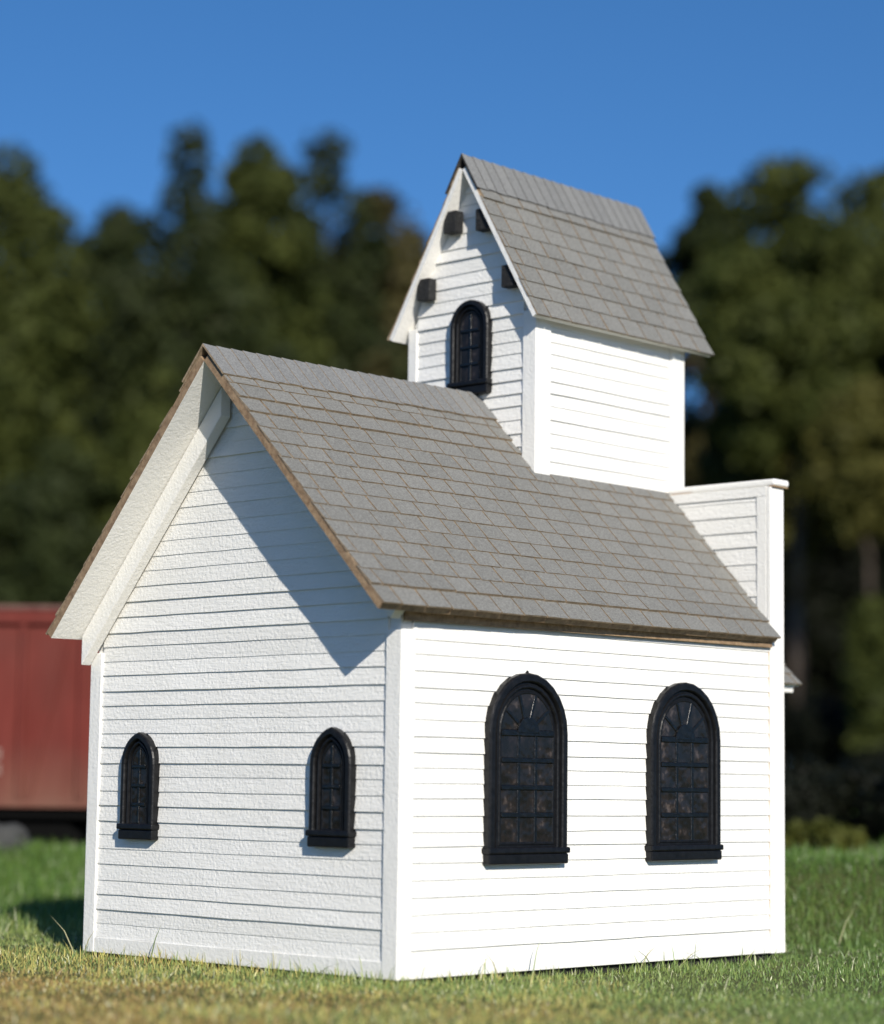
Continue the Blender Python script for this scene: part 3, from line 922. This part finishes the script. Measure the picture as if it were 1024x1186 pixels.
# ================================================================== TREES
def leaf_mat(name, a, b_, trans=0.25):
    m, t, b = new_mat(name)
    isl = node(t, "ShaderNodeNewGeometry").outputs['Random Per Island']
    v = coords(t); f = noise(t, v, 0.55, 3)
    c = mix(t, isl, a, b_)
    c = mix(t, 0.6, c, ramp(t, f, [(0.35, a), (0.65, b_)]))
    t.links.new(c, b.inputs['Base Color']); b.inputs['Roughness'].default_value = 0.6; b.inputs['Specular IOR Level'].default_value = 0.12
    tr = node(t, "ShaderNodeBsdfTranslucent"); t.links.new(c, tr.inputs[0])
    mx = node(t, "ShaderNodeMixShader"); mx.inputs[0].default_value = trans
    t.links.new(b.outputs[0], mx.inputs[1]); t.links.new(tr.outputs[0], mx.inputs[2])
    t.links.new(mx.outputs[0], t.nodes["Material Output"].inputs[0])
    return m
LG = leaf_mat("green_leaves", (0.027, 0.038, 0.009), (0.080, 0.092, 0.022))
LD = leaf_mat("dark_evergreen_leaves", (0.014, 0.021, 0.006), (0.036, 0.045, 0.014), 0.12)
LO = leaf_mat("olive_autumn_leaves", (0.050, 0.054, 0.012), (0.108, 0.100, 0.026))
LB = leaf_mat("brownish_leaves", (0.045, 0.042, 0.015), (0.085, 0.073, 0.027))
LX = leaf_mat("shade_painted_leaves", (0.003, 0.004, 0.002), (0.008, 0.010, 0.004), 0.05)  # near-black leaf colour stands in for the deep shade of the wood
LGRASSY = leaf_mat("lit_olive_shrub_leaves", (0.055, 0.066, 0.013), (0.115, 0.118, 0.024))
MBARK = wood_mat("bark", (0.04, 0.03, 0.022), (0.11, 0.08, 0.06), 3)

def crown_mesh(name, clumps, n, size, mat, parent, seed, body=None):
    g = np.random.default_rng(seed)
    cl = np.array(clumps); wgt = cl[:, 3]**(1.35 if body is None else 2); wgt /= wgt.sum()
    k = g.choice(len(cl), n, p=wgt)
    d = g.normal(size=(n, 3)); d /= np.linalg.norm(d, axis=1)[:, None]
    rr = cl[k, 3]*(0.45+0.62*g.random(n)**0.6)
    P = cl[k, :3]+d*rr[:, None]*np.array([1, 1, 0.82])
    if body is not None:                      # loose inner foliage joining the clumps
        nb = int(n*0.30); u = g.normal(size=(nb, 3)); u /= np.linalg.norm(u, axis=1)[:, None]
        az = np.arctan2(u[:, 1], u[:, 0])
        lump = 0.80+0.13*np.sin(3*az+seed)+0.11*np.sin(5*u[:, 2]+2*az+seed*2)
        P[:nb] = np.array(body[:3])+u*(g.random(nb)**0.42*lump)[:, None]*np.array(body[3:])
        d[:nb] = u
    N = d+g.normal(size=(n, 3))*0.55+np.array([0, 0, 0.25]); N /= np.linalg.norm(N, axis=1)[:, None]
    T = np.cross(N, g.normal(size=(n, 3))); T /= np.linalg.norm(T, axis=1)[:, None]
    B = np.cross(N, T); s = (size*g.uniform(0.6, 1.35, n))[:, None]
    V = np.stack([P-T*s*.5, P+B*s*.3-N*s*.06, P+T*s*.5-N*s*.12, P-B*s*.3-N*s*.06], 1).reshape(-1, 3)
    o = mesh_np(name, V, 4, [(0, 1, 2, 3)], mat); o.parent = parent
    return o

def tree(px, top, hw, bottom, d, style, mat, label, n=9000, seed=1, name=None, gap=0.0, lsz=None):
    """px, top, hw, bottom describe where the crown stands in the photograph; d is its distance"""
    r = random.Random(seed)
    base = world_at(px, d); k = d/F_PX
    H = height_at(top, px, d)-base.z; hwid = hw*k; cb = height_at(bottom, px, d)-base.z
    cb = max(0.2, cb)
    root = empty(name or ("conifer_tree" if style == 'conifer' else "broadleaf_tree"), base)
    tag(root, label, "tree", "trees behind the church")
    clumps = []; limbs = []; body = None
    tr_r = max(0.10, H*0.013)
    if style == 'conifer':
        lv = 20
        for i in range(lv):
            f = i/(lv-1); z = cb+(H-cb)*f
            rad_ = hwid*(1-f)**0.62*r.uniform(0.8, 1.12)+0.25
            m_ = max(1, int(7*(1-f))+1)
            a0 = r.uniform(0, 6.28)
            for j in range(m_):
                a = a0+6.28*j/m_+r.uniform(-.3, .3); q = rad_*r.uniform(0.45, 0.9) if m_ > 1 else 0
                cr = max(0.72, rad_*0.6)
                clumps.append((q*math.cos(a), q*math.sin(a), z-0.18*q-0.2*cr, cr*r.uniform(.8, 1.2)))
                if i % 2 == 0 and m_ > 2: limbs.append(((0, 0, z), (q*math.cos(a), q*math.sin(a), z-.18*q)))
    else:
        nc = 46 if style == 'broad' else 26
        zc = (H+cb)/2; hz = (H-cb)/2
        for i in range(nc):
            while True:
                u = Vector((r.uniform(-1, 1), r.uniform(-1, 1), r.uniform(-1, 1)))
                if 0.25 < u.length < 1: break
            shape = 1.0 if u.z < 0 else 1.0
            cr = hwid*r.uniform(0.2, 0.38)*(1 if style == 'broad' else 0.85)
            x, y, z = u.x*(hwid-cr*.6), u.y*(hwid-cr*.6)*0.9, zc+u.z*(hz-cr*.8)
            clumps.append((x, y, z, cr))
            if i % 3 == 0: limbs.append(((0, 0, max(cb*0.8, z-hz*0.5)), (x*.9, y*.9, z)))
        clumps.append((0, 0, H-hwid*.22, hwid*.24))
        if style == 'broad': body = (0, 0, zc, hwid, hwid*.9, hz)
    crown_mesh("crown", clumps, n if style == "sparse" else int(n*1.5), lsz or max(0.16, 14*k), mat, root, seed, body)
    mb = MBld()
    seg = 6; pts = [Vector((r.uniform(-.12, .12)*(i > 0)*hwid*.3, r.uniform(-.12, .12)*(i > 0)*hwid*.3, -0.3+(H*0.93+0.3)*i/seg)) for i in range(seg+1)]
    for i in range(seg):
        mb.tube(pts[i], pts[i+1], tr_r*(1-i/seg*.9)*(1.25 if i == 0 else 1), 9, 0, tr_r*(1-(i+1)/seg*.9))
    for a, b_ in limbs:
        mb.tube(a, b_, tr_r*.38, 6, 0, tr_r*.1)
    tk = mb.build("trunk", MBARK, root, smooth=True)
    return root

T = tree
T(-4, 150, 138, 640, 66, 'broad', LG, "broad green tree at the far left edge, above the red wagon", 12000, 1)
T(126, 222, 118, 700, 80, 'broad', LD, "dark low-topped tree in the dip left of the twin spires", 16000, 2)
T(206, 140, 125, 620, 70, 'conifer', LD, "dark conifer whose narrow spire is the tallest left of the church", 16000, 3)
T(288, 142, 100, 600, 73, 'broad', LG, "broad dark green tree between the two pointed conifers", 12000, 4)
T(371, 152, 118, 600, 77, 'conifer', LD, "pointed conifer right of the broad dark green tree, above the church ridge", 15000, 5)
T(432, 206, 112, 640, 82, 'broad', LB, "brownish olive tree sloping down behind the tower's left side", 15000, 6)
T(560, 335, 92, 700, 86, 'broad', LD, "dark tree mostly hidden behind the belfry tower", 7000, 7)
T(60, 500, 95, 830, 60, 'broad', LD, "dark understory tree just above the red wagon", 8000, 8)
T(175, 415, 92, 800, 62, 'broad', LG, "green understory tree left of the church gable peak", 8000, 9)
T(320, 390, 100, 800, 63, 'broad', LD, "dark understory tree directly behind the church gable peak", 8000, 10)
T(440, 400, 85, 800, 64, 'broad', LB, "brownish understory tree behind the main roof ridge", 7000, 11)
T(600, 470, 100, 830, 66, 'broad', LD, "dark understory tree hidden behind the tower base", 6000, 12)
T(925, 164, 132, 570, 64, 'broad', LG, "tall green tree right of the tower with rounded top", 13000, 13)
T(1052, 172, 125, 560, 68, 'broad', LG, "tall green tree cut off by the right edge of the picture", 11000, 14)
T(822, 200, 84, 480, 78, 'sparse', LD, "thin dark tree with sky showing through, beside the tower roof", 6500, 15)
T(800, 400, 70, 800, 82, 'broad', LB, "brownish tree low behind the right side of the tower", 7000, 16)
T(895, 420, 92, 690, 72, 'broad', LO, "olive yellow tree above the parapet", 8000, 17)
T(1010, 430, 85, 640, 60, 'broad', LO, "olive tree below the tall tree at the right edge", 8000, 18)
T(1015, 690, 42, 890, 46, 'broad', LG, "small green bushy tree low at the right edge", 4000, 19, lsz=0.25)
T(700, 440, 100, 860, 88, 'broad', LD, "dark tree behind the middle of the tower", 6000, 20)
T(960, 520, 120, 930, 90, 'broad', LX, "shade-painted dark tree deep in the wood right of the church", 8000, 21)
T(850, 560, 110, 930, 94, 'broad', LX, "shade-painted dark tree deep in the wood behind the parapet", 8000, 22)
T(1080, 520, 110, 930, 92, 'broad', LX, "shade-painted dark tree deep in the wood past the right edge", 6000, 23)
# unseen tall trees added past the right edge so their crowns shade the wood
T(1190, 190, 120, 600, 62, 'broad', LG, "unseen tall green tree added past the right edge to shade the wood", 9000, 24)
T(1330, 190, 120, 640, 62, 'broad', LG, "second unseen tall green tree added past the right edge to shade the wood", 8000, 25)
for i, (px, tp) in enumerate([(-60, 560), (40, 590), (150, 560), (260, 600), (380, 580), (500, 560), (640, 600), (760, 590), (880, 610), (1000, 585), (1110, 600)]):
    T(px, tp, 90, 965, 104+4*(i % 3), 'broad', LX, "one of the shade-painted dark trees closing the far side of the wood", 4000, 70+i, lsz=0.8)
# the wood goes on to both sides of the picture
for i, (px, tp, hw_, d_, mt_) in enumerate([(-190, 170, 120, 68, LG), (-330, 230, 110, 72, LD), (-480, 190, 130, 70, LG), (-640, 240, 120, 76, LD), (1470, 230, 120, 68, LD), (1610, 190, 130, 72, LG), (1770, 240, 120, 74, LD)]):
    T(px, tp, hw_, 800, d_, 'broad', mt_, "one of the broad trees that continue the wood outside the picture's %s edge" % ("left" if px < 0 else "right"), 7000, 120+i)
# low shrubs where the lawn ends
def shrub(px, top, hw, d, mat, label, seed, n=2500):
    r = random.Random(seed); base = world_at(px, d); k = d/F_PX; H = max(0.2, height_at(top, px, d)-base.z); hwid = hw*k
    root = empty("shrub", base); tag(root, label, "shrub", "shrubs at the edge of the lawn")
    cl = [(r.uniform(-1, 1)*hwid*.75, r.uniform(-1, 1)*hwid*.5, H*r.uniform(.08, .72), H*r.uniform(.22, .36)) for _ in range(18)]
    crown_mesh("foliage", cl, n, max(0.05, 10*k), mat, root, seed)
    mb = MBld()
    for c_ in cl[:7]: mb.tube((c_[0]*.2, c_[1]*.2, -0.05), c_[:3], H*.02, 6, 0, H*.006)
    mb.build("stems", MBARK, root)
    return root
shrub(928, 936, 44, 13.2, LGRASSY, "low olive shrub beside the church's front corner", 61)
shrub(974, 950, 26, 12.8, LGRASSY, "low olive shrub right of the one by the church corner", 62)
shrub(960, 800, 75, 48, LX, "shade-painted dark shrub in the wood right of the church", 63, 4000)
shrub(1060, 850, 70, 44, LX, "shade-painted dark shrub at the right edge of the wood", 64, 4000)
shrub(60, 800, 90, 40, LX, "shade-painted dark shrub behind the red wagon", 65, 4000)
shrub(-60, 790, 90, 42, LX, "shade-painted dark shrub behind the left end of the red wagon", 66, 4000)
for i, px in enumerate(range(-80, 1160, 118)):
    shrub(px, 845+10*(i % 3), 82, 97+3*(i % 2), LX, "one of the shade-painted dark thickets under the trees at the far side of the lawn", 90+i, 5500)
for px, tp, hw_, d_, lab in ((915, 868, 50, 15.2, "added shade-painted low thicket just behind the olive shrubs, touching the church's front corner"), (985, 880, 46, 15.6, "added shade-painted low thicket right of the one behind the olive shrubs"), (1050, 872, 50, 15.0, "added shade-painted low thicket cut by the right edge of the picture"), (850, 880, 44, 15.8, "added shade-painted low thicket hidden behind the church front"), (1130, 870, 50, 15.2, "added shade-painted low thicket beyond the right edge of the picture")):
    shrub(px, tp, hw_, d_, LX, lab, int(px), 4200)  # thickets added with near-black leaves where only the shade of the trees lies
